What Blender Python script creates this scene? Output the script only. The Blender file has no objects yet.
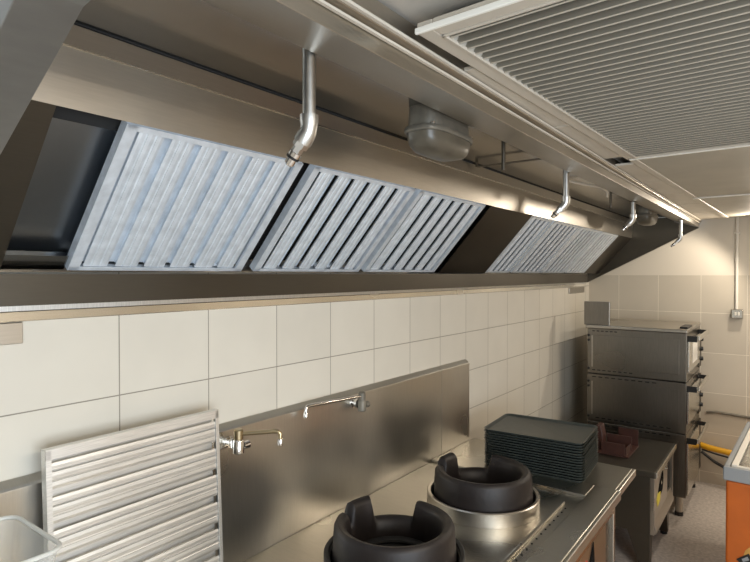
import bpy, bmesh, math, random
from mathutils import Vector, Matrix
random.seed(4)
SC = bpy.context.scene
COL = SC.collection
PI = math.pi

# ------------------------------------------------------------------ materials
def nodes(name):
    m = bpy.data.materials.new(name); m.use_nodes = True
    nt = m.node_tree; b = nt.nodes['Principled BSDF']
    return m, nt, b

def plain(name, col, rough=.5, metal=0., spec=.5, noise=0., nscale=8., bump=0., bscale=60., **kw):
    m, nt, b = nodes(name)
    b.inputs['Base Color'].default_value = (*col, 1)
    b.inputs['Roughness'].default_value = rough
    b.inputs['Metallic'].default_value = metal
    b.inputs['Specular IOR Level'].default_value = spec
    for k, v in kw.items(): b.inputs[k.replace('_', ' ')].default_value = v
    tc = nt.nodes.new('ShaderNodeTexCoord')
    if noise:
        n = nt.nodes.new('ShaderNodeTexNoise'); n.inputs['Scale'].default_value = nscale
        n.inputs['Detail'].default_value = 5
        nt.links.new(tc.outputs['Object'], n.inputs['Vector'])
        r = nt.nodes.new('ShaderNodeMapRange')
        r.inputs['From Min'].default_value = .3; r.inputs['From Max'].default_value = .7
        r.inputs['To Min'].default_value = 1-noise; r.inputs['To Max'].default_value = 1+noise
        nt.links.new(n.outputs['Fac'], r.inputs['Value'])
        v = nt.nodes.new('ShaderNodeVectorMath'); v.operation = 'SCALE'
        v.inputs[0].default_value = col
        nt.links.new(r.outputs['Result'], v.inputs['Scale'])
        nt.links.new(v.outputs['Vector'], b.inputs['Base Color'])
    if bump:
        n2 = nt.nodes.new('ShaderNodeTexNoise'); n2.inputs['Scale'].default_value = bscale
        nt.links.new(tc.outputs['Object'], n2.inputs['Vector'])
        bp = nt.nodes.new('ShaderNodeBump'); bp.inputs['Strength'].default_value = bump
        bp.inputs['Distance'].default_value = .01
        nt.links.new(n2.outputs['Fac'], bp.inputs['Height'])
        nt.links.new(bp.outputs['Normal'], b.inputs['Normal'])
    return m

def steel(name, col=(.56,.52,.46), rough=.32, grain=(1,1,40), var=.035, smudge=.12, aniso=0.):
    """brushed stainless: fine grain stretched along one axis, cloudy smudges in roughness"""
    m, nt, b = nodes(name)
    b.inputs['Metallic'].default_value = 1
    b.inputs['Anisotropic'].default_value = aniso
    tc = nt.nodes.new('ShaderNodeTexCoord')
    mp = nt.nodes.new('ShaderNodeMapping'); mp.inputs['Scale'].default_value = grain
    nt.links.new(tc.outputs['Object'], mp.inputs['Vector'])
    n = nt.nodes.new('ShaderNodeTexNoise'); n.inputs['Scale'].default_value = 14; n.inputs['Detail'].default_value = 3
    nt.links.new(mp.outputs['Vector'], n.inputs['Vector'])
    n2 = nt.nodes.new('ShaderNodeTexNoise'); n2.inputs['Scale'].default_value = 2.2; n2.inputs['Detail'].default_value = 1
    nt.links.new(tc.outputs['Object'], n2.inputs['Vector'])
    r = nt.nodes.new('ShaderNodeMapRange')
    r.inputs['From Min'].default_value = .3; r.inputs['From Max'].default_value = .7
    r.inputs['To Min'].default_value = 1-var; r.inputs['To Max'].default_value = 1+var
    nt.links.new(n.outputs['Fac'], r.inputs['Value'])
    v = nt.nodes.new('ShaderNodeVectorMath'); v.operation = 'SCALE'; v.inputs[0].default_value = col
    nt.links.new(r.outputs['Result'], v.inputs['Scale'])
    nt.links.new(v.outputs['Vector'], b.inputs['Base Color'])
    r2 = nt.nodes.new('ShaderNodeMapRange')
    r2.clamp = False
    r2.inputs['From Min'].default_value = .3; r2.inputs['From Max'].default_value = .7
    r2.inputs['To Min'].default_value = rough-smudge*.35; r2.inputs['To Max'].default_value = rough+smudge*.5
    nt.links.new(n2.outputs['Fac'], r2.inputs['Value'])
    nt.links.new(r2.outputs['Result'], b.inputs['Roughness'])
    bp = nt.nodes.new('ShaderNodeBump'); bp.inputs['Strength'].default_value = .03; bp.inputs['Distance'].default_value = .001
    nt.links.new(n.outputs['Fac'], bp.inputs['Height'])
    nt.links.new(bp.outputs['Normal'], b.inputs['Normal'])
    return m

def tiles(name, ax, w, h, ox, oz, col, grout, top=None, paint=None, gw=.0035, rough=.35):
    """grid of tiles on a wall: ax 0/1 = world axis running along the wall; above 'top' it is painted plaster"""
    m, nt, b = nodes(name)
    N = nt.nodes; L = nt.links
    g = N.new('ShaderNodeNewGeometry'); s = N.new('ShaderNodeSeparateXYZ'); L.new(g.outputs['Position'], s.inputs[0])
    def math_(op, a, c=None):
        q = N.new('ShaderNodeMath'); q.operation = op
        for i, x in enumerate((a, c)):
            if x is None: continue
            if isinstance(x, (int, float)): q.inputs[i].default_value = x
            else: L.new(x, q.inputs[i])
        return q.outputs[0]
    def line(sock, off, size):
        t = math_('DIVIDE', math_('SUBTRACT', sock, off), size)
        f = math_('FRACT', math_('ADD', t, 100))
        d = math_('ABSOLUTE', math_('SUBTRACT', f, .5))         # .5 on the joint
        return math_('GREATER_THAN', d, .5-gw/2/size), math_('FLOOR', math_('ADD', t, 100))
    l1, i1 = line(s.outputs[ax], ox, w); l2, i2 = line(s.outputs[2], oz, h)
    ln = math_('MAXIMUM', l1, l2)
    wn = N.new('ShaderNodeTexWhiteNoise'); wn.noise_dimensions = '2D'
    cb = N.new('ShaderNodeCombineXYZ'); L.new(i1, cb.inputs[0]); L.new(i2, cb.inputs[1]); L.new(cb.outputs[0], wn.inputs['Vector'])
    no = N.new('ShaderNodeTexNoise'); no.inputs['Scale'].default_value = 5; no.inputs['Detail'].default_value = 6
    L.new(g.outputs['Position'], no.inputs['Vector'])
    k = math_('ADD', math_('MULTIPLY', wn.outputs['Value'], .05), math_('ADD', math_('MULTIPLY', no.outputs['Fac'], .12), .91))
    v = N.new('ShaderNodeVectorMath'); v.operation = 'SCALE'; v.inputs[0].default_value = col; L.new(k, v.inputs['Scale'])
    mx = N.new('ShaderNodeMix'); mx.data_type = 'RGBA'
    L.new(ln, mx.inputs['Factor']); L.new(v.outputs[0], mx.inputs['A']); mx.inputs['B'].default_value = (*grout, 1)
    out = mx.outputs['Result']
    ro = math_('ADD', rough, math_('MULTIPLY', ln, .4))
    hgt = math_('SUBTRACT', 1, ln)
    if top:
        ab = math_('GREATER_THAN', s.outputs[2], top)
        m2 = N.new('ShaderNodeMix'); m2.data_type = 'RGBA'
        L.new(ab, m2.inputs['Factor']); L.new(out, m2.inputs['A']); m2.inputs['B'].default_value = (*paint, 1)
        out = m2.outputs['Result']
        ro = math_('MAXIMUM', ro, math_('MULTIPLY', ab, .6)); hgt = math_('MAXIMUM', hgt, ab)
    L.new(out, b.inputs['Base Color']); L.new(ro, b.inputs['Roughness'])
    bp = N.new('ShaderNodeBump'); bp.inputs['Strength'].default_value = .5; bp.inputs['Distance'].default_value = .002
    L.new(hgt, bp.inputs['Height']); L.new(bp.outputs['Normal'], b.inputs['Normal'])
    return m

M = {}
M['steel'] = steel('stainless', (.50,.465,.41), .30, (1,1,30))
M['steel_h'] = steel('stainless_grain_y', (.48,.445,.39), .36, (20,1,20))
M['steel_top'] = steel('stainless_worktop', (.46,.435,.38), .29, (1,12,1), .04, .18)
M['steel_splash'] = steel('stainless_splash', (.60,.57,.51), .34, (1,30,1), .04, .18)
M['steel_grey'] = steel('stainless_cool_grey', (.36,.36,.35), .45, (1,1,6), .04, .05)
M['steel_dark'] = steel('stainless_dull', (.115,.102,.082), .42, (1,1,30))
M['steel_reflected_dark'] = steel('trough_reflected_dark', (.085,.077,.064), .42, (20,1,20))  # trough steel, colour darkened for the dim room it mirrors
M['steel_oven'] = steel('stainless_oven', (.25,.23,.20), .30, (30,30,1), .1)
M['steel_bright'] = steel('polished_stainless', (.72,.70,.64), .22, (1,1,30))
M['steel_roof'] = steel('stainless_roof', (.36,.365,.365), .16, (1,1,1), .04, .08)
M['steel_edge'] = steel('stainless_edge', (.40,.38,.34), .45, (20,1,20))
M['chrome'] = plain('chrome', (.75,.73,.7), .15, 1)
M['brass'] = plain('worn_brass', (.45,.36,.22), .3, 1)
M['galv'] = plain('galvanised_filter', (.74,.80,.86), .38, .45, noise=.12, nscale=30)
M['plenum'] = steel('plenum_sheet', (.26,.28,.30), .30, (1,1,1), .03, .05)
M['galv_old'] = steel('aluminium_filter', (.78,.77,.74), .48, (30,30,1), .12, .12)
M['galv_pipe'] = plain('galvanised_pipe', (.62,.62,.60), .35, 1, noise=.12, nscale=30)
M['black'] = plain('black_plastic', (.012,.012,.012), .4)
M['badge'] = plain('matt_black_badge', (.006,.006,.006), .9, spec=.05)
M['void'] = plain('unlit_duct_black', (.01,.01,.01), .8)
M['iron'] = plain('cast_iron', (.013,.009,.008), .5, .2, noise=.3, nscale=14, bump=.06, bscale=60)
M['iron_ring'] = plain('matt_black_iron', (.012,.011,.010), .6)
M['tray'] = plain('dark_green_fibreglass', (.045,.052,.047), .34, noise=.12, nscale=40)
M['grease'] = plain('weathered_alloy', (.17,.155,.125), .5, .3, noise=.25, nscale=20)
M['lens'] = plain('dirty_moulded_lens', (.095,.082,.06), .34, noise=.25, nscale=14)
M['ceil'] = plain('painted_ceiling', (.47,.435,.38), .7, noise=.05, nscale=5)
M['panel'] = plain('ceiling_panel_paint', (.39,.36,.295), .5, noise=.08, nscale=4)
M['slat'] = plain('louvre_slat_paint', (.42,.38,.31), .45)
M['strip'] = plain('light_strip_paint', (.54,.49,.41), .45, noise=.06, nscale=6)
M['whitetrim'] = plain('white_edge_paint', (.85,.83,.76), .4)
M['white'] = plain('white_plastic', (.80,.76,.68), .4)
M['wall'] = plain('plain_wall_paint', (.62,.57,.49), .7)
M['floor'] = plain('speckled_vinyl_floor', (.50,.45,.41), .55, noise=.22, nscale=45)
M['orange'] = plain('orange_panel', (.48,.11,.012), .35, noise=.15, nscale=5)
M['grey_rim'] = plain('grey_blue_plastic', (.27,.29,.31), .4)
M['yellow'] = plain('yellow_paint', (.80,.42,.02), .4)
M['yellow_dirty'] = plain('faded_yellow', (.55,.30,.07), .5)
M['label_yellow'] = plain('yellow_sticker', (.75,.62,.06), .5)
M['red'] = plain('red_sticker', (.55,.04,.03), .5)
M['paper'] = plain('paper_notice', (.80,.78,.73), .7)
M['redbrown'] = plain('red_brown_plastic', (.055,.022,.016), .4, noise=.2, nscale=20)
M['plastic'] = plain('cloudy_clear_plastic', (.85,.86,.82), .25, Transmission_Weight=.4, Alpha=.32)
M['rim'] = plain('frosted_plastic_rim', (.78,.78,.73), .35, Transmission_Weight=.25)
M['glass'] = plain('clear_glass', (.95,.97,.97), .05, Transmission_Weight=1., IOR=1.45, Alpha=.5)
M['tile_l'] = tiles('glazed_wall_tiles', 1, .318, .244, .546, 1.761, (.66,.62,.535), (.27,.245,.20))
M['tile_f'] = tiles('far_wall_tiles', 0, .3475, .3575, .284, 1.889-.0, (.56,.505,.415), (.86,.80,.68), top=1.868, paint=(.70,.64,.54))

# ------------------------------------------------------------------ mesh helpers
class MB:
    def __init__(s): s.b = bmesh.new()
    def box(s, x0, y0, z0, x1, y1, z1, mat=None):
        v = [s.b.verts.new((x, y, z)) for x in (x0, x1) for y in (y0, y1) for z in (z0, z1)]
        for f in ((0,1,3,2),(4,6,7,5),(0,4,5,1),(2,3,7,6),(0,2,6,4),(1,5,7,3)): s.b.faces.new([v[i] for i in f])
        if mat is not None: bmesh.ops.transform(s.b, matrix=mat, verts=v)
        return s
    def prism(s, pts, axis, a, c):
        """closed polygon extruded along axis (0,1,2) from a to c; pts are the two other coordinates in xyz order"""
        def P(p, t):
            q = list(p); q.insert(axis, t); return q
        lo = [s.b.verts.new(P(p, a)) for p in pts]; hi = [s.b.verts.new(P(p, c)) for p in pts]
        n = len(pts)
        s.b.faces.new(lo); s.b.faces.new(hi[::-1])
        for i in range(n): s.b.faces.new((lo[i], hi[i], hi[(i+1)%n], lo[(i+1)%n]))
        return s
    def sheet(s, pts, axis, a, c, t=.0015):
        """open folded-sheet profile given a thickness t, extruded along axis"""
        n = len(pts); off = []
        for i in range(n):
            d = Vector((0, 0))
            if i: d += (Vector(pts[i])-Vector(pts[i-1])).normalized()
            if i < n-1: d += (Vector(pts[i+1])-Vector(pts[i])).normalized()
            d.normalize(); off.append((pts[i][0]-d.y*t, pts[i][1]+d.x*t))
        return s.prism(list(pts)+off[::-1], axis, a, c)
    def tube(s, pts, r, n=14, cap=True):
        pts = [Vector(p) for p in pts]; rs = r if isinstance(r, (list, tuple)) else [r]*len(pts)
        rings = []; up = None
        for i, p in enumerate(pts):
            if i == 0: d = pts[1]-p
            elif i == len(pts)-1: d = p-pts[i-1]
            else: d = (pts[i+1]-p).normalized()+(p-pts[i-1]).normalized()
            d.normalize()
            if up is None:
                up = d.orthogonal().normalized()
            else:
                up = (up-d*up.dot(d)).normalized()
            w = d.cross(up)
            rings.append([s.b.verts.new(p+(up*math.cos(2*PI*k/n)+w*math.sin(2*PI*k/n))*rs[i]) for k in range(n)])
        for A, B in zip(rings, rings[1:]):
            for k in range(n): s.b.faces.new((A[k], A[(k+1)%n], B[(k+1)%n], B[k]))
        if cap: s.b.faces.new(rings[0][::-1]); s.b.faces.new(rings[-1])
        return s
    def lathe(s, prof, c=(0,0,0), n=48, closed=True):
        """profile of (r,z) spun about z; closed profile makes a ring"""
        R = [[s.b.verts.new((c[0]+r*math.cos(2*PI*k/n), c[1]+r*math.sin(2*PI*k/n), c[2]+z)) for k in range(n)] for r, z in prof]
        m = len(prof)
        for i in range(m if closed else m-1):
            A, B = R[i], R[(i+1)%m]
            for k in range(n): s.b.faces.new((A[k], A[(k+1)%n], B[(k+1)%n], B[k]))
        if not closed:
            s.b.faces.new(R[0][::-1]); s.b.faces.new(R[-1])
        return s
    def build(s, name, mat, parent=None, bevel=0, smooth=False, seg=2, xf=None):
        if xf is not None: bmesh.ops.transform(s.b, matrix=xf, verts=s.b.verts[:])
        bmesh.ops.recalc_face_normals(s.b, faces=s.b.faces[:])
        me = bpy.data.meshes.new(name); s.b.to_mesh(me); s.b.free()
        me.materials.append(mat)
        o = bpy.data.objects.new(name, me); COL.objects.link(o)
        if parent is not None: o.parent = parent
        if smooth:
            for p in me.polygons: p.use_smooth = True
            me.set_sharp_from_angle(angle=math.radians(38))
        if bevel:
            md = o.modifiers.new('bevel', 'BEVEL'); md.width = bevel; md.segments = seg; md.limit_method = 'ANGLE'
            md.angle_limit = math.radians(40)
        return o

def thing(name, label, cat, loc=(0,0,0), group=None, rot=None):
    o = bpy.data.objects.new(name, None); COL.objects.link(o); o.empty_display_size = .1
    o.location = loc
    if rot: o.rotation_euler = rot
    o['label'] = label; o['category'] = cat
    if group: o['group'] = group
    return o
def tag(o, label, cat, group=None):
    o['label'] = label; o['category'] = cat
    if group: o['group'] = group
    return o
def struct(o): o['kind'] = 'structure'; return o
def plabel(o, l): o['label'] = l; return o

# ------------------------------------------------------------------ room
YF = 5.75; XR = 3.4; YN = -2.2; ZC = 2.40
struct(MB().box(-.1, YN, -.05, XR, YF, 0).build('floor', M['floor']))
struct(MB().box(-.12, YN, 0, 0, YF, 2.75).build('wall_left', M['tile_l']))
struct(MB().box(-.12, YF, 0, XR+.1, YF+.1, 2.75).build('wall_far', M['tile_f']))
struct(MB().box(-.12, YN-.1, 0, XR+.1, YN, 2.75).build('wall_near', M['wall']))
w = MB()
w.box(XR, YN, 0, XR+.1, -1.6, 2.75).box(XR, .9, 0, XR+.1, YF, 2.75).box(XR, -1.6, 0, XR+.1, .9, .75).box(XR, -1.6, 2.15, XR+.1, .9, 2.75)
struct(w.build('wall_right', M['wall']))
wf = MB()
for y in (-1.6, -.37, .86): wf.box(XR+.02, y, .75, XR+.06, y+.04, 2.15)
wf.box(XR+.02, -1.6, .75, XR+.06, .9, .79).box(XR+.02, -1.6, 2.11, XR+.06, .9, 2.15)
struct(wf.build('window_1', M['white'], bevel=.003))
cl = MB()
cl.box(1.09, YN, ZC, XR, YF, ZC+.05).box(.97, YN, ZC, 1.09, 2.42, ZC+.05).box(.97, 2.60, ZC, 1.09, YF, ZC+.05)
cl.box(.93, YN, 2.60, 1.2, YF, 2.64).box(1.09, 2.30, ZC+.05, 1.12, 2.7, 2.60)
struct(cl.build('ceiling', M['ceil']))
# ceiling panels, suspended just under the ceiling, turned a little as in the place
ROT = -math.radians(2.0)
def cpanel(name, label, y0, y1, grille):
    W = 1.25; L = y1-y0
    t = thing(name, label, 'ceiling panel', (1.012+.036*(y0-.925), y0, 2.352), rot=(0, 0, ROT))
    if not grille:
        MB().box(.03, .0, .004, W, L, .018).build('panel_sheet', M['panel'], t)
        MB().box(0, 0, 0, .03, L, .022).box(W, 0, 0, W+.03, L, .022).build('edge_strip', M['strip'], t, bevel=.002)
        return t
    f = MB(); e = .036
    f.box(0, 0, 0, e, L, .022).box(W-e, 0, 0, W, L, .022).box(e, 0, 0, W-e, e, .022).box(e, L-.012, 0, W-e, L, .022)
    f.build('frame', M['strip'], t, bevel=.003)
    MB().box(e, e, -.003, e+.006, L-.012, .004).box(e, e, -.003, W-e, e+.006, .004).build('inner_lip', M['strip'], t, bevel=.001)
    MB().box(0, -.008, -.003, W, 0, .009).build('edge_strip', M['whitetrim'], t, bevel=.002)
    MB().box(e, e, .036, W-e, L-.012, .040).build('backing_sheet', M['steel_dark'], t)
    s = MB(); n = 42; pit = (L-e-.03)/n
    for k in range(n):
        y = e+.018+k*pit
        s.prism([(y, .001), (y+.0035, -.0005), (y+.021, .026), (y+.0175, .0275)], 0, e, W-e)
    s.build('slats', M['slat'], t)
    return t
cpanel('ceiling_grille', 'large louvred ceiling grille panel with many fine slats', .925, 2.46, True)
cpanel('ceiling_panel', 'plain greyish ceiling panel just beyond the louvred grille', 2.485, 3.96, False)
cpanel('ceiling_panel', 'plain ceiling panel nearest the far wall and conduit', 3.985, 5.5, False)
# cross bars between the panels
MB().box(0, 0, 0, 1.28, .016, .02).build('cross_bar', M['whitetrim'], tag_ := thing('ceiling_crossbar', 'pale ceiling bar between louvred grille and plain panel', 'trim', (1.075, 2.461, 2.350), rot=(0,0,ROT)))
MB().box(0, 0, 0, 1.28, .016, .02).build('cross_bar', M['whitetrim'], thing('ceiling_crossbar', 'pale ceiling bar between the two plain panels', 'trim', (1.125, 3.964, 2.350), rot=(0,0,ROT)))
# narrow strip panels between canopy and grille, one is missing
ys = [1.17, 1.80, 2.42, None, 2.60, 3.15, 3.70, 4.3, 4.95, 5.6]
lab = ['narrow ceiling strip panel nearest the corner of the grille', 'narrow ceiling strip panel on the near side of the open gap', None, None,
       'narrow ceiling strip panel just past the open gap', 'second narrow ceiling strip panel past the open gap', 'third narrow ceiling strip panel past the open gap',
       'fourth narrow ceiling strip panel past the open gap', 'narrow ceiling strip panel nearest the far wall']
for i in range(len(ys)-1):
    if ys[i] is None or ys[i+1] is None: continue
    a, b_ = ys[i], ys[i+1]
    f = lambda y: 1.008+.036*(y-.925)
    o = MB()
    pts = [(.985, a+.004), (f(a)-.004, a+.004), (f(b_)-.004, b_-.004), (.985, b_-.004)]
    o.prism(pts, 2, 2.358, 2.368)
    tag(o.build('strip_panel', M['strip'], bevel=.002), lab[i], 'ceiling panel', 'narrow strip panels beside the canopy')

# ------------------------------------------------------------------ extraction canopy
Y0, Y1 = .40, 5.69
hood = thing('extraction_canopy', 'long stainless steel extraction canopy running along the tiled wall above the range', 'extractor hood')
# trough: U channel
MB().sheet([(.004, 1.875), (.004, 1.803), (.118, 1.803), (.118, 1.880), (.108, 1.880)], 1, -1.0, 5.27, .003).build('grease_trough', M['steel_reflected_dark'], hood)
# back sheet of the plenum
MB().box(.003, Y0, 1.885, .006, Y1, 2.50).build('back_sheet', M['steel_roof'], hood)
# slope between removed filter and wall (inner plate seen in the open slot)

# strip above filters
MB().sheet([(.395, 2.235), (.41, 2.222), (.42, 2.344)], 1, Y0, Y1, .002).build('lower_fascia', M['steel_h'], hood)
MB().sheet([(.4225, 2.344), (.4105, 2.398)], 1, Y0, Y1, .002).build('upper_fascia', M['steel_h'], hood)
MB().box(.4205, Y0, 2.3435, .4235, Y1, 2.3465).build('crease_edge', M['steel_bright'], hood)  # bright strip laid on as the glint along the fold
MB().box(.402, Y0, 2.3995, .413, Y1, 2.4035).build('seam_strip', M['void'], hood)
MB().box(.404, Y0, 2.404, .90, Y1, 2.408).build('roof_sheet', M['steel_roof'], hood)
# front flange and outside fascia
MB().sheet([(.772, 2.406), (.772, 2.360), (.967, 2.300), (.969, 2.338), (.985, 2.345), (.985, 2.39)], 1, -1.6, Y1, .003).build('front_flange', M['steel_h'], hood, bevel=.0015)
MB().box(.971, -1.6, 2.331, .978, Y1, 2.336).box(.974, -1.6, 2.3475, .992, Y1, 2.3535).build('edge_trim', M['strip'], hood)
# end panels: sloping underside from wall to front edge
def endp(y0, y1, m, nm='end_panel'):
    return MB().prism([(.0025, 1.885), (.12, 1.905), (.77, 2.272), (.962, 2.297), (.77, 2.357), (.77, 2.40), (.0025, 2.40)], 1, y0, y1).build(nm, m, hood, bevel=.002)
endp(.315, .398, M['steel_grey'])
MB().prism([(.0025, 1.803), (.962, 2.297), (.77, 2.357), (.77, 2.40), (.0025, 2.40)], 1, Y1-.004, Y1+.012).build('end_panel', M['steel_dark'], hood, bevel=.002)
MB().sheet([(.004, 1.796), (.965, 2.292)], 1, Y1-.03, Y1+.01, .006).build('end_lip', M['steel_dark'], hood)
# filter slot plane
S = Vector((.668, 0, .744)).normalized(); Nn = Vector((S.z, 0, -S.x)); Lf = .455
FM = Matrix(((0, -Nn.x, S.x, .105), (1, 0, 0, 0), (0, -Nn.z, S.z, 1.884), (0, 0, 0, 1)))
def slope_panel(nm, y0, y1, m, t=.004, s0=0, s1=Lf, yy=0):
    return MB().box(0, yy, s0, y1-y0, yy+t, s1, Matrix.Translation((y0, 0, 0))).build(nm, m, hood, xf=FM)
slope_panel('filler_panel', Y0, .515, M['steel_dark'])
slope_panel('inner_plate', Y0+.002, .80, M['plenum'], .003, 0.0, Lf*.88, .060)
slope_panel('slot_top_shade', Y0+.002, .80, M['void'], .012, Lf*.885, Lf*1.0, .046)  # black strip stands in for the shade at the top of the slot
slope_panel('inner_ledge', .517, .664, M['steel_roof'], .016, 0.0, .045, .012)
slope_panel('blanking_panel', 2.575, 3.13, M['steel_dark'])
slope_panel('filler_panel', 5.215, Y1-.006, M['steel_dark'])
# black sheet stands in for the unlit depth behind the filters
slope_panel('duct_shade_sheet', .805, Y1-.01, M['void'], .003, 0.0, Lf, .075)
# roof divider rib with cable
MB().sheet([(.43, 2.405), (.43, 2.38), (.80, 2.38)], 1, 2.35, 2.375, .003).build('roof_rib', M['steel_dark'], hood)
# pale strip and trim under the trough
MB().box(.001, -1.0, 1.784, .010, 5.58, 1.8025).build('sealing_strip', M['galv_old'], hood)
tr = MB().box(.001, -1.0, 1.757, .014, 5.0, 1.784).build('wall_trim', M['steel_bright'], hood, bevel=.002)
for y0, y1 in ((-.2, .60), (5.10, 5.56)):
    o = MB().box(.0015, y0, 1.700, .012, y1, 1.755).build('wall_bracket', M['steel_h'], hood, bevel=.0015)

# ------------------------------------------------------------------ baffle filters
def make_filter(W, L, mat, label, group, nb=6, rails=.028, fmat=None, seed=0, rw=.30):
    """local: x width (across baffles), y back, z along baffles"""
    rnd = random.Random(seed)
    t = thing('baffle_filter', label, 'filter', group=group)
    D = .026
    f = MB()
    f.sheet([(.004, D), (0, D), (0, 0), (rails, 0), (rails, .010)], 2, 0, L, .0015)
    f.sheet([(W-rails, .010), (W-rails, 0), (W, 0), (W, D), (W-.004, D)], 2, 0, L, .0015)
    f.box(.002, .001, 0, W-.002, D, .0015).box(.002, .001, L-.0015, W-.002, D, L)
    f.box(.002, .0, .0, W-.002, .0015, .012).box(.002, .0, L-.014, W-.002, .0015, L)
    f.build('frame', fmat or mat, t)
    inner = W-2*rails; pit = inner/nb; fw = pit*(.76 if rw > .2 else .66)
    for k in range(nb):
        c = rails+(k+.5)*pit+rnd.uniform(-.001, .001)
        a, b_ = c-fw/2, c+fw/2
        h = fw*.5
        # front plate: slightly crowned with two raised ribs, lips folded back
        pr = [(a+.004, .012), (a, .004), (a+.008, .0022), (c-h*.45, .0028), (c-h*.38, .0008), (c-h*.28, .0028), (c, .0018), (c+h*.28, .0028), (c+h*.38, .0008), (c+h*.45, .0028), (b_-.008, .0022), (b_, .004), (b_-.004, .012)]
        MB().sheet([(x, y+.001) for x, y in pr], 2, .0125, L-.0145, .0012).build('baffle', mat, t)
    for k in range(nb+1):
        c = rails+k*pit; a, b_ = max(c-fw*rw, .003), min(c+fw*rw, W-.003)
        MB().sheet([(a, .014), (a+.003, .024), (b_-.003, .024), (b_, .014)], 2, .0125, L-.0145, .0012).build('rear_baffle', mat, t)
    return t
def slot_filter(y0, y1, label, seed, nb=6, lift=0, rails=.028):
    t = make_filter(y1-y0, Lf-.012, M['galv'], label, 'baffle filters in the canopy', nb, rails, seed=seed, rw=.30 if seed == 1 else .09)
    m = FM @ Matrix.Translation((y0, .0015, .006+lift))
    t.matrix_world = m
    return t
slot_filter(.668, 1.235, 'brightest baffle filter in the canopy, nearest, beside the open slot', 1, 6)
slot_filter(1.288, 1.878, 'second nearest baffle filter in canopy, just right of the first dark gap', 2, 6)
slot_filter(1.915, 2.520, 'third nearest baffle filter in canopy, against the plain blanking panel', 3, 6)
slot_filter(3.140, 3.500, 'narrow baffle filter in canopy just beyond the plain blanking panel', 4, 4)
slot_filter(3.530, 4.085, 'middle one of the far bank of canopy filters, past its first dark gap', 5, 6)
slot_filter(4.100, 4.640, 'baffle filter second from the far end of the canopy', 6, 6)
slot_filter(4.670, 5.205, 'baffle filter at the far end of the canopy beside the end panel', 7, 6)
# removed filter leaning on the splashback, baffles level
rf = make_filter(.578, .532, M['galv_old'], 'removed aluminium baffle filter leaning against the splashback', None, 6, .026, seed=9)
lean = math.radians(2.6)
X_ = Vector((-math.sin(lean), 0, math.cos(lean))); Z_ = Vector((0, -1, 0)); Y_ = Z_.cross(X_)
mt = Matrix(((X_.x, Y_.x, Z_.x, .121), (X_.y, Y_.y, Z_.y, 1.150), (X_.z, Y_.z, Z_.z, .8535), (0, 0, 0, 1)))
rf.matrix_world = mt

# ------------------------------------------------------------------ canopy lights
def bulkhead(y, label, x=.685, sc=.95):
    t = thing('bulkhead_light', label, 'light', (x, y, 2.4035), 'bulkhead lights inside the canopy')
    L_, W_ = .150*sc, .070*sc
    def ell(f, z, n=40, e=3.2):
        r = []
        for k in range(n):
            a = 2*PI*k/n; c, s_ = math.cos(a), math.sin(a)
            r.append((W_*f*math.copysign(abs(c)**(2/e), c), L_*f*math.copysign(abs(s_)**(2/e), s_), z))
        return r
    def loft(levels, name, mat):
        m = MB(); R = [[m.b.verts.new(p) for p in ell(f, z)] for f, z in levels]
        for A, B in zip(R, R[1:]):
            for k in range(len(A)): m.b.faces.new((A[k], A[(k+1)%len(A)], B[(k+1)%len(A)], B[k]))
        m.b.faces.new(R[0]); m.b.faces.new(R[-1][::-1])
        return m.build(name, mat, t, smooth=True)
    loft([(.92, 0), (.95, -.055), (.92, -.066)], 'base', M['grease'])
    loft([(1.05, -.0665), (1.07, -.071), (1.07, -.079), (1.04, -.083)], 'rim', M['grease'])
    loft([(.99, -.0835), (.97, -.100), (.92, -.118), (.78, -.134), (.46, -.144), (.12, -.147)], 'lens', M['lens'])
    for s_ in (-1, 1):
        MB().tube([(.052*sc, s_*.125, -.060), (.052*sc, s_*.125, -.0665)], .006).build('screw', M['chrome'], t)
    return t
bulkhead(1.58, 'grubby oval bulkhead light inside the canopy, the nearer one')
bulkhead(4.72, 'small pale bulkhead light at the far end inside the canopy', .72)

# ------------------------------------------------------------------ suppression nozzles
def nozzle(p, drop, d, label, r=.0125, flange=True):
    """pipe dropping from p, elbow, then nozzle pointing along d"""
    t = thing('suppression_nozzle', label, 'pipe', p, 'fire suppression drop pipes in the canopy')
    z = -drop
    d = Vector(d).normalized()
    if flange: MB().lathe([(r*1.1, .0), (r*2.0, .0), (r*2.0, .004), (r*1.1, .004)], (0,0,-.006)).build('ceiling_collar', M['steel_dark'], t, smooth=True)
    MB().tube([(0,0,0), (0,0,z)], r, 18).build('pipe', M['galv_pipe'], t, smooth=True)
    e0 = Vector((0,0,z)); bend = e0+Vector((0,0,-.022)); e1 = bend+d*.030
    pts = [e0+Vector((0,0,.012)), e0+Vector((0,0,-.002)), e0+Vector((0,0,-.012)), bend+d*.004+Vector((0,0,.002)), bend+d*.014, e1]
    MB().tube(pts, [r*1.42, r*1.42, r*1.3, r*1.32, r*1.42, r*1.42], 18).build('elbow', M['galv_pipe'], t, smooth=True)
    a = e1+d*.0005
    MB().tube([a, a+d*.012, a+d*.0121, a+d*.026], [r*1.25, r*1.25, r*.85, r*.85], 6).build('coupling', M['galv_pipe'], t)
    b_ = a+d*.0265
    MB().tube([b_, b_+d*.010, b_+d*.011, b_+d*.030, b_+d*.034], [r*1.0, r*1.0, r*.8, r*.8, r*.55], 14).build('nozzle_tip', M['chrome'], t, smooth=True)
    MB().tube([b_+d*.0105, b_+d*.016], r*1.05, 14).build('tip_ring', M['black'], t)
    return t
nozzle((.752, .893, 2.4035), .185, (-.62, -.10, -.78), 'nearest galvanised drop pipe with angled nozzle, hanging by the brightest filter', .0145)
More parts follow.
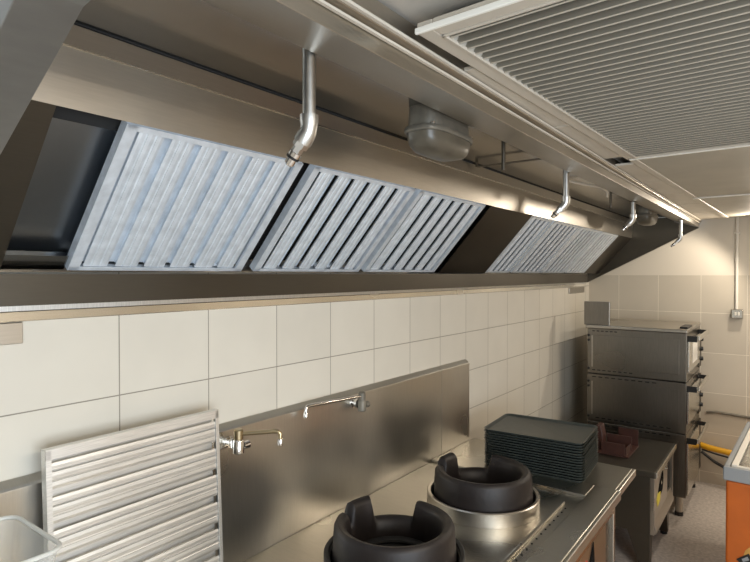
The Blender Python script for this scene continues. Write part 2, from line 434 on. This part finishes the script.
nozzle((.752, 2.66, 2.4035), .165, (-.70, -.12, -.70), 'second nearest drop pipe, its angled nozzle before the narrow filter', .0140)
nozzle((.800, 3.855, 2.348), .095, (-.66, -.12, -.74), 'third drop pipe with nozzle, in front of the far bulkhead light', .0140)
nozzle((.930, 4.90, 2.3085), .130, (-.70, -.12, -.65), 'farthest drop pipe with nozzle, by the canopy end panel', .0110)
# short hanger rods
for p, l_, lb in (((.745, 1.95, 2.4035), .135, 'short dark rod hanging from canopy between nearer light and second nozzle'),
              ((.745, 3.52, 2.4035), .125, 'short dark rod hanging from canopy just left of the third nozzle')):
    t = thing('hanger_rod', lb, 'rod', p)
    MB().tube([(0,0,0), (0,0,-l_)], .0075, 10).build('rod', M['steel_dark'], t, smooth=True)
    MB().lathe([(.0082,0), (.014,0), (.014,.006), (.0082,.006)], (0,0,-.012), 6).build('nut', M['steel_dark'], t)
# loose cable by the far light
tag(MB().tube([(.62, 3.05, 2.395), (.66, 3.12, 2.385), (.72, 3.18, 2.372), (.76, 3.26, 2.368), (.77, 3.34, 2.352), (.765, 3.36, 2.325)], .006, 8).build('cable', M['strip'], smooth=True),
    'short loose pale cable curling down from the canopy roof', 'cable')

# ------------------------------------------------------------------ splashback, range, side counter
sp = thing('splashback', 'wide stainless steel splashback on the tiled wall behind the woks', 'splashback')
def spanel(y0, y1):
    return MB().prism([(.002, .60), (.030, .60), (.030, 1.331), (.024, 1.337), (.002, 1.352)], 1, y0, y1).build('steel_sheet', M['steel_splash'], sp, bevel=.001)
spanel(-1.0, 2.737); spanel(2.740, 3.08)
def profile_top(m, pts): return m
R0, R1 = .56, 2.775
rg = thing('wok_range', 'stainless steel wok cooking range with two burner wells below the splashback', 'cooker')
t = MB()
t.box(.031, R0, .800, .860, 2.620, .842)          # recessed deck
t.box(.860, R0, .800, .965, R1, .855)             # front rim
t.box(.031, 2.620, .800, .860, R1, .855)          # far rim
t.build('worktop', M['steel_top'], rg, bevel=.003)
MB().box(.790, R0+.02, .8425, .804, 2.50, .853).build('drain_ridge', M['steel_top'], rg, bevel=.002)
g = MB()
for k in range(24): g.tube([(.822, 1.30+k*.05, .8425), (.822, 1.30+k*.05, .845)], .004, 8)
g.build('drain_holes', M['void'], rg)
MB().box(.9655, R0, .812, .980, R1, .853).build('front_edge', M['steel_edge'], rg, bevel=.004)
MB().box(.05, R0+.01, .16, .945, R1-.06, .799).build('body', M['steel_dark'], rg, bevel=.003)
fr = MB()
fr.box(.946, R0, .16, .968, R0+.03, .800).box(.946, 2.685, .16, .968, 2.715, .800).box(.946, R0+.03, .16, .968, 2.685, .20).box(.946, R0+.03, .775, .968, 2.685, .800)
fr.build('front_frame', M['steel_bright'], rg, bevel=.002)
MB().box(.946, R0+.031, .201, .9655, 2.56, .774).build('control_panel', M['steel'], rg, bevel=.002)
MB().box(.946, 2.565, .201, .950, 2.684, .774).build('recessed_side_panel', M['steel_dark'], rg)
MB().tube([(.9505, 2.60, .655), (.962, 2.60, .655)], .007, 10).build('screw', M['steel_bright'], rg)
# badge on the range: dark pointed shape with a red tip
def badge(parent, x, y, z, sc, tail, tm, nm='badge'):
    b = MB().prism([(y-.050*sc, z-.02*sc), (y-.012*sc, z+.018*sc), (y+.030*sc, z+.075*sc), (y+.042*sc, z+.018*sc), (y+.05*sc, z-.05*sc), (y, z-.030*sc), (y-.03*sc, z-.07*sc)], 0, x, x+.003)
    o = plabel(b.build(nm, M['badge'], parent), 'black pointed badge')
    c = MB().prism(tail, 0, x+.0005, x+.0035)
    plabel(c.build('badge_tip', tm, parent), 'coloured tip of the badge')
badge(rg, .9660, 2.325, .700, 1.0, [(2.262, .735), (2.272, .690), (2.25, .64), (2.235, .69)], M['red'])
for y in (R0+.12, 2.60):
    for x in (.12, .90):
        MB().tube([(x, y, 0), (x, y, .1595)], .022, 14).build('leg', M['steel'], rg, smooth=True)

sc_ = thing('side_counter', 'small stainless counter carrying the stacked trays beyond the range', 'counter')
MB().box(.031, 2.778, .818, .955, 3.135, .853).build('worktop', M['steel_top'], sc_, bevel=.003)
MB().box(.956, 2.778, .818, .972, 3.135, .853).build('front_edge', M['steel_bright'], sc_, bevel=.003)
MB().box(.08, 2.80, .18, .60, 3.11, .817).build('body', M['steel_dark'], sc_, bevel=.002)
for y in (2.82, 3.09):
    for x in (.12, .56): MB().tube([(x, y, 0), (x, y, .1795)], .02, 12).build('leg', M['steel'], sc_, smooth=True)
MB().tube([(.601, 2.92, .56), (.80, 2.92, .56)], .014, 12).build('pipe_stub', M['whitetrim'], sc_, smooth=True)

# wok rings
def wok(cx, cy, label, rlabel, steelring):
    t = thing('wok_well', rlabel, 'burner', (cx, cy, .8425), 'burner wells in the range')
    MB().lathe([(.250, 0), (.250, .056), (.246, .060), (.234, .058), (.234, 0)], n=72).build('outer_ring', M['steel'] if steelring else M['iron_ring'], t, smooth=True)
    MB().lathe([(.2335, .001), (.2335, .048), (.228, .045), (.226, .001)], n=72).build('black_ring', M['iron_ring'], t, smooth=True)  # matt black ring lining the outer ring
    MB().lathe([(.005, .001), (.2255, .001), (.2255, .006), (.005, .012)], n=48).build('burner_plate', M['void'], t, smooth=True)
    # cast collar with a deep notch at the rear and a stepped front
    c = thing('wok_collar', label, 'wok ring', (cx, cy, .8535), 'cast iron wok collars on the range')
    n = 144; m = MB()
    away = math.atan2(cy, cx-1.6)                       # bearing away from the cook
    if not steelring: nc = away+.02
    else: nc = away+.28
    def top(a):
        sm = lambda v: (lambda q: q*q*(3-2*q))(min(1, max(0, v)))
        d = (a-nc+PI) % (2*PI)-PI                       # 0 in the middle of the notch, + towards the left horn
        full, low, hw = .152, .085, .40
        h = low+(full-low)*sm((abs(d)-hw)/.11)
        if d > 0:                                       # left horn stands a little proud, then steps down
            h += .018*sm((d-hw)/.12)*(1-sm((d-1.00)/.12))
            h -= .050*sm((d-1.00)/.10)*(1-sm((d-1.14)/.12))
        return h
    R = []
    for k in range(n):
        a = 2*PI*k/n; h = top(a)
        ins = .012
        prof = [(.221, 0), (.218, h*.5), (.214, h-.018), (.208, h-.006), (.199, h), (.189, h-.001), (.178, h-.008), (.170, h-.022), (.164, h*.55), (.160, .030), (.165, 0)]
        R.append([m.b.verts.new((r*math.cos(a), r*math.sin(a), z)) for r, z in prof])
    for k in range(n):
        A, B = R[k], R[(k+1)%n]
        for j in range(len(A)): m.b.faces.new((A[j], B[j], B[(j+1)%len(A)], A[(j+1)%len(A)]))
    m.build('ring', M['iron'], c, smooth=True)
    MB().lathe([(.128, .010), (.1580, .012), (.1580, .020), (.150, .022), (.128, .018)], n=60).build('inner_shelf', M['iron_ring'], c, smooth=True)
    return c
wok(.487, 1.605, 'nearest black cast iron wok collar with a notch facing the splashback', 'near burner well with a black rim on the range', False)
wok(.505, 2.280, 'cast iron wok collar in the steel ring, in front of the tray stack', 'far burner well with a bright steel rim on the range', True)

# ------------------------------------------------------------------ swing taps
def tap(y, z, end, drop, label, bmat):
    t = thing('wall_tap', label, 'tap', (.031, y, z), 'swing taps on the splashback')
    MB().tube([(0,0,0), (.006,0,0)], .022, 20).build('wall_flange', M['chrome'], t, smooth=True)
    MB().tube([(.0062,0,0), (.018,0,0), (.020,0,0), (.032,0,0)], [.015, .015, .020, .020], 16).build('inlet', M['chrome'], t, smooth=True)
    MB().tube([(.052,0,-.032), (.052,0,-.028), (.052,0,.012), (.052,0,.018)], [.016, .0195, .0195, .016], 16).build('valve_body', bmat[0], t, smooth=True)
    MB().tube([(.052,0,.0185), (.052,0,.050), (.052,0,.054)], [.0165, .0165, .012], 12).build('swivel_cap', bmat[1], t, smooth=True)
    MB().tube([(.052,.020,-.008), (.052,.042,-.008)], [.013, .015], 10).build('lever_hub', bmat[0], t, smooth=True)
    e = Vector(end); s_ = Vector((.052,0,.036)); d = (e-s_).normalized()
    MB().tube([s_+d*.014, e-d*.02, e-d*.006+Vector((0,0,-.002)), e+Vector((0,0,-.010)), e+Vector((0,0,-drop*.55))], .0075, 12).build('swing_arm', M['brass'] if bmat[1] == M['brass'] else M['chrome'], t, smooth=True)
    MB().tube([e+Vector((0,0,-drop*.55-.0005)), e+Vector((0,0,-drop*.6)), e+Vector((0,0,-drop))], [.009, .010, .0095], 14).build('spout', M['chrome'], t, smooth=True)
    return t
tap(1.243, 1.290, (.169, .085, .048), .050, 'brass-capped swing tap on the splashback beside the leaning filter', (M['chrome'], M['brass']))
tap(1.935, 1.300, (.030, -.335, .050), .045, 'dark chrome swing tap higher on the splashback above the woks', (M['grease'], M['grease']))

# ------------------------------------------------------------------ trays
def make_tray(name='food_tray'):
    W_, D_, H_ = .520, .395, .0155; rc = .035
    def rr(ins, z, n=6):
        pts = []
        w_, d_ = W_/2-ins, D_/2-ins; r = max(rc-ins*.6, .01)
        for (sx, sy, a0) in ((1,1,0), (-1,1,PI/2), (-1,-1,PI), (1,-1,3*PI/2)):
            for k in range(n+1):
                a = a0+PI/2*k/n
                pts.append((sx*(w_-r)+r*math.cos(a), sy*(d_-r)+r*math.sin(a), z))
        return pts
    def loft(levels, m):
        R = [[m.b.verts.new(p) for p in rr(i, z)] for i, z in levels]
        N_ = len(R[0])
        for A, B in zip(R, R[1:]):
            for k in range(N_): m.b.faces.new((A[k], A[(k+1)%N_], B[(k+1)%N_], B[k]))
        return R
    m = MB()
    R = loft([(.016, 0), (.012, .0008), (.006, .0105), (.0, .0118), (.0, .0128), (.002, .0132), (.008, .0118), (.015, .0030), (.018, .0022)], m)
    m.b.faces.new(R[0][::-1]); m.b.faces.new(R[-1])
    return m
tm = make_tray()
proto = tm.build('food_tray', M['tray'], smooth=True)
ordn = ['topmost', 'second', 'third', 'fourth', 'fifth', 'sixth', 'seventh', 'eighth', 'ninth', 'tenth', 'eleventh', 'twelfth', 'thirteenth', 'fourteenth', 'fifteenth']
NT = 15; pit = .0132
for k in range(NT):
    o = proto if k == 0 else proto.copy()
    if k: COL.objects.link(o)
    i = NT-1-k   # k = 0 is the top one
    o.location = (.540+random.uniform(-.002, .002), 2.927+random.uniform(-.002, .002), .8535+i*pit)
    o.rotation_euler = (0, 0, math.radians(4.3+random.uniform(-.4, .4)))
    o['category'] = 'tray'; o['group'] = 'dark trays stacked on the side counter'
    if k == 0: o['label'] = 'topmost dark green serving tray of the stack, its face showing'
    elif k == NT-1: o['label'] = 'dark serving tray at the bottom of the stack on the counter'
    else: o['label'] = ordn[k]+' dark serving tray down from the top of the stack'

# ------------------------------------------------------------------ plastic baskets, on a low cabinet at left
cb = thing('low_cabinet', 'stainless cabinet under the plastic basket by the leaning filter', 'cabinet', (0,0,0))
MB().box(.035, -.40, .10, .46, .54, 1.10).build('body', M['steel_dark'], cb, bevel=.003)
for y in (-.34, .48):
    for x in (.08, .40): MB().tube([(x, y, 0), (x, y, .0995)], .02, 12).build('foot', M['steel'], cb, smooth=True)
def basket(name, cx, cy, z, W_, D_, H_, label, cat='basket'):
    t = thing(name, label, cat, (cx, cy, z))
    def rr(w_, d_, z_, r, n=6):
        pts = []
        for (sx, sy, a0) in ((1,1,0), (-1,1,PI/2), (-1,-1,PI), (1,-1,3*PI/2)):
            for k in range(n+1):
                a = a0+PI/2*k/n; pts.append((sx*(w_-r)+r*math.cos(a), sy*(d_-r)+r*math.sin(a), z_))
        return pts
    w_, d_ = W_/2, D_/2
    lv = [(w_*.86, d_*.88, 0), (w_*.97, d_*.98, H_), (w_*.97-.003, d_*.98-.003, H_), (w_*.86-.003, d_*.88-.003, .003)]
    m = MB(); R = [[m.b.verts.new(p) for p in rr(a, b_, c_, .03)] for a, b_, c_ in lv]
    N_ = len(R[0])
    for A, B in zip(R, R[1:]):
        for k in range(N_): m.b.faces.new((A[k], A[(k+1)%N_], B[(k+1)%N_], B[k]))
    m.b.faces.new(R[0][::-1]); m.b.faces.new(R[-1])
    m.build('tub', M['plastic'], t, smooth=True)
    rp = rr(w_, d_, H_+.003, .034, 8)
    m = MB(); m.tube(rp+rp[:2], .0048, 8, cap=False); plabel(m.build('rim', M['rim'], t, smooth=True), 'frosted white rim')
    return t
basket('plastic_basket', .245, .330, 1.102, .265, .42, .195, 'clear plastic basket with frosted rim at the lower left corner')
basket('plastic_box', .235, .300, 1.108, .20, .30, .105, 'smaller clear plastic box nested inside the plastic basket', 'box')

# ------------------------------------------------------------------ low fryer / stand
st = thing('low_stand', 'low stainless appliance stand with tapered legs between counter and ovens', 'appliance')
MB().box(.16, 3.755, .612, .955, 4.50, .650).build('worktop', M['steel_dark'], st, bevel=.003)
MB().box(.956, 3.755, .612, .968, 4.50, .650).build('front_edge', M['steel_bright'], st, bevel=.003)
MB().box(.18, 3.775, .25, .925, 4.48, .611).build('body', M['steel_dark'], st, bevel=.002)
f = MB()
f.box(.926, 3.775, .25, .950, 3.80, .611).box(.926, 4.455, .25, .950, 4.48, .611)
f.prism([(.926, .25), (.958, .25), (.958, .275), (.938, .34), (.926, .34)], 1, 3.80, 4.455)
f.build('front_frame', M['steel'], st, bevel=.002)
MB().box(.926, 3.801, .341, .9475, 4.25, .610).build('control_panel', M['steel'], st, bevel=.001)
MB().box(.926, 4.26, .345, .929, 4.45, .605).build('recessed_panel', M['void'], st)
MB().tube([(.948, 4.20, .555), (.956, 4.20, .555)], .008, 10).build('screw', M['steel_bright'], st)
b1 = MB().prism([(3.91, .475), (3.965, .53), (4.07, .590), (4.09, .52), (4.06, .455), (3.985, .440)], 0, .9478, .9500)
plabel(b1.build('badge', M['badge'], st), 'black pointed badge')
MB().lathe([(.001, 0), (.012, 0), (.012, .002), (.001, .002)], n=16).build('badge_dot', M['steel_bright'], st, xf=Matrix.Translation((.9503, 4.008, .515)) @ Matrix.Rotation(PI/2, 4, 'Y'))
MB().prism([(3.865, .44), (3.91, .478), (3.985, .465), (3.97, .41), (3.89, .395)], 0, .9482, .9504).build('badge_tip', M['label_yellow'], st)
def tleg(x0, x1, y0, y1, sx, sy):
    m = MB()
    b = m.b
    top_ = [(x0, y0), (x1, y0), (x1, y1), (x0, y1)]
    cx = x1 if sx > 0 else x0; cy = y1 if sy > 0 else y0
    k = .42
    bot = [(cx+(x-cx)*k, cy+(y-cy)*k) for x, y in top_]
    A = [b.verts.new((*p, .2495)) for p in top_]; B = [b.verts.new((*p, .02)) for p in bot]
    b.faces.new(A); b.faces.new(B[::-1])
    for i in range(4): b.faces.new((A[i], A[(i+1)%4], B[(i+1)%4], B[i]))
    m.build('leg', M['steel_dark'], st, bevel=.003)
    c = Vector((sum(p[0] for p in bot)/4, sum(p[1] for p in bot)/4, 0))
    MB().tube([c, c+Vector((0,0,.0195))], .024, 12).build('foot', M['black'], st, smooth=True)
tleg(.79, .925, 3.78, 3.88, 1, -1); tleg(.79, .925, 4.37, 4.47, 1, 1); tleg(.18, .31, 3.78, 3.88, -1, -1); tleg(.18, .31, 4.37, 4.47, -1, 1)
# red-brown holder
hd = thing('napkin_holder', 'red-brown divided plastic holder on the low stand', 'holder', (.69, 4.10, .6515))
MB().box(-.13, -.16, 0, .075, .16, .008).build('base', M['redbrown'], hd, bevel=.002)
MB().box(-.10, -.155, .0085, .050, -.147, .085).build('divider', M['redbrown'], hd, bevel=.001)
MB().box(-.10, -.01, .0085, .062, -.002, .105).build('divider', M['redbrown'], hd, bevel=.001)
MB().box(-.06, .145, .0085, .072, .153, .12).build('divider', M['redbrown'], hd, bevel=.001)
MB().box(.050, -.146, .0085, .056, -.011, .060).build('side_rail', M['redbrown'], hd, bevel=.001)
MB().prism([(-.165, .0085), (-.105, .0085), (-.105, .10), (-.12, .175), (-.150, .175), (-.165, .10)], 1, -.10, -.01).build('post', M['redbrown'], hd, bevel=.004)

# ------------------------------------------------------------------ triple deck oven
ov = thing('deck_oven', 'tall stainless triple deck oven standing in the far corner', 'oven')
OX0, OX1, OY0, OY1 = .250, .988, 4.815, 5.62
lev = [(.150, .640), (.646, 1.040), (1.046, 1.425)]
for i, (z0, z1) in enumerate(lev):
    dk = MB().box(OX0, OY0, z0, OX1, OY1, z1).build('deck', M['steel_oven'], ov, bevel=.004)
    dr = MB().box(OX1+.0015, OY0+.01, z0+(.075 if i else .02), OX1+.016, OY1-.16, z1-.055).build('door', M['steel_bright'], ov, bevel=.003)
    bar = MB(); zh = z1-.035
    bar.box(OX1+.0015, OY0+.0, zh-.030, OX1+.070, OY0+.012, zh+.016).box(OX1+.0015, OY1-.19, zh-.018, OX1+.070, OY1-.178, zh+.016)
    bar.build('handle_bracket', M['black'], ov, bevel=.003)
    MB().box(OX1+.0705, OY0-.002, zh-.018, OX1+.088, OY1-.176, zh+.018).build('handle', M['steel_bright'], ov, bevel=.004)
    MB().box(OX1+.0015, OY1-.15, z0+.03, OX1+.012, OY1-.005, z1-.03).build('control_strip', M['steel_dark'], ov, bevel=.002)
    if i:
        for k in range(3):
            zz = z0+.10+k*.085
            MB().tube([(OX1+.0125, OY1-.08, zz), (OX1+.034, OY1-.08, zz)], [.020, .017], 16).build('knob', M['black'], ov, smooth=True)
    def slots(zz, x0, x1, n):
        for k in range(n):
            a = x0+(x1-x0)*k/n
            MB().box(a, OY0-.0025, zz-.004, a+(x1-x0)/n*.6, OY0-.0008, zz+.004).build('vent_slot', M['void'], ov)
    if i == 2: slots(z1-.022, .29, .50, 6); slots(z0+.03, .29, .62, 8)
    if i == 1: slots(z1-.022, .29, .80, 10); slots(z0+.03, .32, .90, 12)
    if i == 0: slots(z1-.022, .40, .90, 10); slots(z0+.03, .7, .9, 3)
    MB().box(OX0+.035, OY0-.0045, z0+.055, OX0+.045, OY0-.0012, z1-.06).build('side_seam', M['steel'], ov)
    MB().box(OX0+.07, OY0-.004, z0+.055, OX1-.05, OY0-.0012, z1-.055).build('side_panel', M['steel_oven'], ov, bevel=.003)
    for zz in (z0+.04, z1-.06, z1-.10):
        MB().tube([(OX0+.012, OY0-.012, zz), (OX0+.012, OY0-.0012, zz)], .010, 10).build('side_bolt', M['black'], ov, smooth=True)
MB().box(OX0-.012, OY0-.012, 1.4255, OX1+.004, OY1+.008, 1.452).build('top_cover', M['steel'], ov, bevel=.004)
MB().box(OX1-.06, OY0+.08, 1.4525, OX1-.005, OY0+.35, 1.466).build('top_catch', M['black'], ov, bevel=.003)
MB().box(OX0-.03, OY0+.005, 1.4525, OX0+.175, OY0+.03, 1.648).build('flue_plate', M['steel_oven'], ov, bevel=.003)
for x in (OX0+.05, OX1-.05):
    for y in (OY0+.04, OY1-.05):
        MB().tube([(x, y, .030), (x, y, .1495)], .026, 16).build('leg', M['steel'], ov, smooth=True)
        MB().tube([(x, y, 0), (x, y, .0295)], .030, 16).build('foot', M['black'], ov, smooth=True)
plabel(MB().box(OX1+.0165, 5.02, 1.17, OX1+.0175, 5.30, 1.335).build('notice', M['paper'], ov), 'white paper notice on the top door')

# yellow gas hose and black cables, behind freezer
tag(MB().tube([(.95, 5.69, .36), (1.06, 5.66, .345), (1.22, 5.64, .335), (1.45, 5.63, .325)], .026, 16).build('gas_pipe', M['yellow'], smooth=True), 'thick yellow pipe running from the oven to behind the freezer', 'pipe')
tag(MB().tube([(1.0, 5.665, .300), (1.10, 5.66, .23), (1.25, 5.62, .17), (1.42, 5.58, .13), (1.7, 5.5, .02)], .013, 10).build('power_cable', M['black'], smooth=True), 'black cable sagging under the yellow pipe behind the freezer', 'cable')
tag(MB().tube([(1.0, 5.70, .31), (1.12, 5.705, .285), (1.28, 5.70, .265), (1.7, 5.70, .25)], .008, 10).build('power_cable', M['black'], smooth=True), 'thin black cable close under the yellow pipe', 'cable')
tag(MB().tube([(1.03, 5.737, .64), (1.10, 5.737, .652), (1.20, 5.737, .648), (1.6, 5.737, .63)], .011, 10).build('wall_cable', M['grease'], smooth=True), 'grey cable clipped along the far wall above the yellow pipe', 'cable')

# ------------------------------------------------------------------ conduit and socket on far wall
cd = thing('conduit', 'white vertical conduit on the far wall running down to the socket', 'conduit', (1.250, 5.749, 0))
MB().tube([(0, -.014, 1.575), (0, -.014, 2.385)], .0115, 12).build('tube', M['white'], cd, smooth=True)
MB().box(-.022, -.0265, 2.23, .022, -.001, 2.245).build('clip', M['white'], cd, bevel=.002)
MB().tube([(0, -.014, 1.99), (0, -.014, 2.03)], .0145, 12).build('joint', M['white'], cd, smooth=True)
so = thing('wall_socket', 'square metal-clad wall switch at the foot of the conduit', 'switch', (1.256, 5.749, 1.535))
MB().box(-.042, -.045, -.038, .042, -.001, .038).build('back_box', M['grease'], so, bevel=.004)
plabel(MB().box(-.040, -.0525, -.036, .040, -.0455, .036).build('face_plate', M['steel_bright'], so, bevel=.003), 'bright metal face plate')
MB().box(-.018, -.060, -.012, -.004, -.053, .014).build('rocker', M['white'], so, bevel=.002)
MB().box(.006, -.060, -.012, .020, -.053, .014).build('rocker', M['white'], so, bevel=.002)

# ------------------------------------------------------------------ freezer
fz = thing('chest_freezer', 'orange chest freezer with grey rim and sliding glass lid', 'freezer', (1.338, 3.40, 0), rot=(0, 0, math.radians(-2.5)))
MB().box(.012, .012, .06, .60, 1.13, .800).build('cabinet', M['orange'], fz, bevel=.012, seg=3)
rm = MB()
rm.box(0, 0, .801, .612, .03, .872).box(0, 1.11, .801, .612, 1.142, .872).box(0, .03, .801, .03, 1.11, .872).box(.582, .03, .801, .612, 1.11, .872)
rm.build('rim', M['grey_rim'], fz, bevel=.008, seg=3)
MB().box(.0305, .0305, .8045, .5815, 1.1095, .812).build('basket_floor', M['steel'], fz)
MB().box(.031, .031, .860, .58, .60, .866).build('glass_lid', M['glass'], fz)
MB().box(.031, .56, .850, .58, 1.109, .856).build('glass_lid', M['glass'], fz)
MB().box(.034, .04, .8665, .062, 1.10, .880).box(.062, .04, .8665, .578, .06, .874).build('lid_frame', M['white'], fz, bevel=.003)
MB().box(.03, .03, 0, .58, 1.11, .0595).build('plinth', M['black'], fz)
# decal on the side: pale yellow swoosh with a dark emblem
MB().prism([(.085, .14), (.075, .36), (.10, .455), (.16, .53), (.30, .57), (.50, .52), (.55, .14)], 1, .0095, .0115).build('side_decal', M['yellow_dirty'], fz)
MB().prism([(.062, .40), (.115, .445), (.140, .405), (.085, .375)], 1, .0070, .0090).build('side_emblem', M['black'], fz)
MB().prism([(.085, .408), (.110, .428), (.118, .412), (.092, .395)], 1, .0055, .0068).build('emblem_mark', M['grey_rim'], fz)

# ------------------------------------------------------------------ lights
def area(name, loc, target, sx, sy, power, col):
    l = bpy.data.lights.new(name, 'AREA'); l.shape = 'RECTANGLE'; l.size = sx; l.size_y = sy; l.energy = power; l.color = col
    o = bpy.data.objects.new(name, l); COL.objects.link(o); o.location = loc
    d = Vector(target)-Vector(loc); o.rotation_euler = d.to_track_quat('-Z', 'Y').to_euler()
    return o
WARM = (1, .885, .735); COOL = (.80, .90, 1)
for (x, y, lb) in ((2.45, 1.2, 'added unseen fluorescent ceiling light nearest the grille'), (2.45, 4.3, 'added unseen fluorescent ceiling light above the freezer')):  # stand-in fixtures, added out of view to light the room
    t = thing('added_ceiling_light', lb, 'light', (x, y, 2.40), 'added fluorescent ceiling lights')
    MB().box(-.10, -.65, -.05, .10, .65, -.001).build('housing', M['white'], t, bevel=.004)
area('added_fluorescent_a', (2.45, 1.2, 2.34), (2.45, 1.2, 0), .18, 1.25, 38, WARM)  # unseen fill lamps under the added fixtures
area('added_fluorescent_b', (2.45, 4.3, 2.34), (2.45, 4.3, 0), .18, 1.25, 32, WARM)
dl = thing('added_ceiling_downlight', 'added unseen round ceiling lamp near the far wall above the conduit side', 'light', (1.43, 5.36, 2.350))  # fitting added out of view for the lamp that shadows the oven
MB().lathe([(.02, 0), (.055, 0), (.058, -.004), (.05, -.012), (.035, -.012), (.02, -.006)]).build('trim_ring', M['white'], dl, smooth=True)
pl = bpy.data.lights.new('added_downlight', 'SPOT'); pl.energy = 34; pl.color = WARM; pl.shadow_soft_size = .035; pl.spot_size = math.radians(150); pl.spot_blend = .3  # added lamp, throws the oven's shadow on the tiles
po = bpy.data.objects.new('added_downlight', pl); COL.objects.link(po); po.location = (1.43, 5.36, 2.32)
po.rotation_euler = (Vector((.2, 4.6, 1.2))-po.location).to_track_quat('-Z', 'Y').to_euler()
area('window_daylight', (XR-.02, -.35, 1.45), (.6, .8, 1.7), 2.3, 1.3, 95, COOL)
wd = bpy.data.worlds.new('world'); SC.world = wd; wd.use_nodes = True
wd.node_tree.nodes['Background'].inputs[0].default_value = (.75, .85, 1, 1); wd.node_tree.nodes['Background'].inputs[1].default_value = 1.0

# ------------------------------------------------------------------ camera
cam = bpy.data.cameras.new('camera'); co = bpy.data.objects.new('camera', cam); COL.objects.link(co)
cam.sensor_width = 36; cam.lens = 552/750*36; cam.clip_start = .02
co.location = (1.6, 0, 1.88)
A_ = math.atan(412/552); P_ = math.atan(7/552)
co.rotation_euler = (PI/2-P_, 0, A_)
SC.camera = co
SC.view_settings.view_transform = 'Standard'; SC.view_settings.look = 'None'
SC.view_settings.exposure = 0.0; SC.view_settings.gamma = 1
SC.view_settings.use_curve_mapping = False
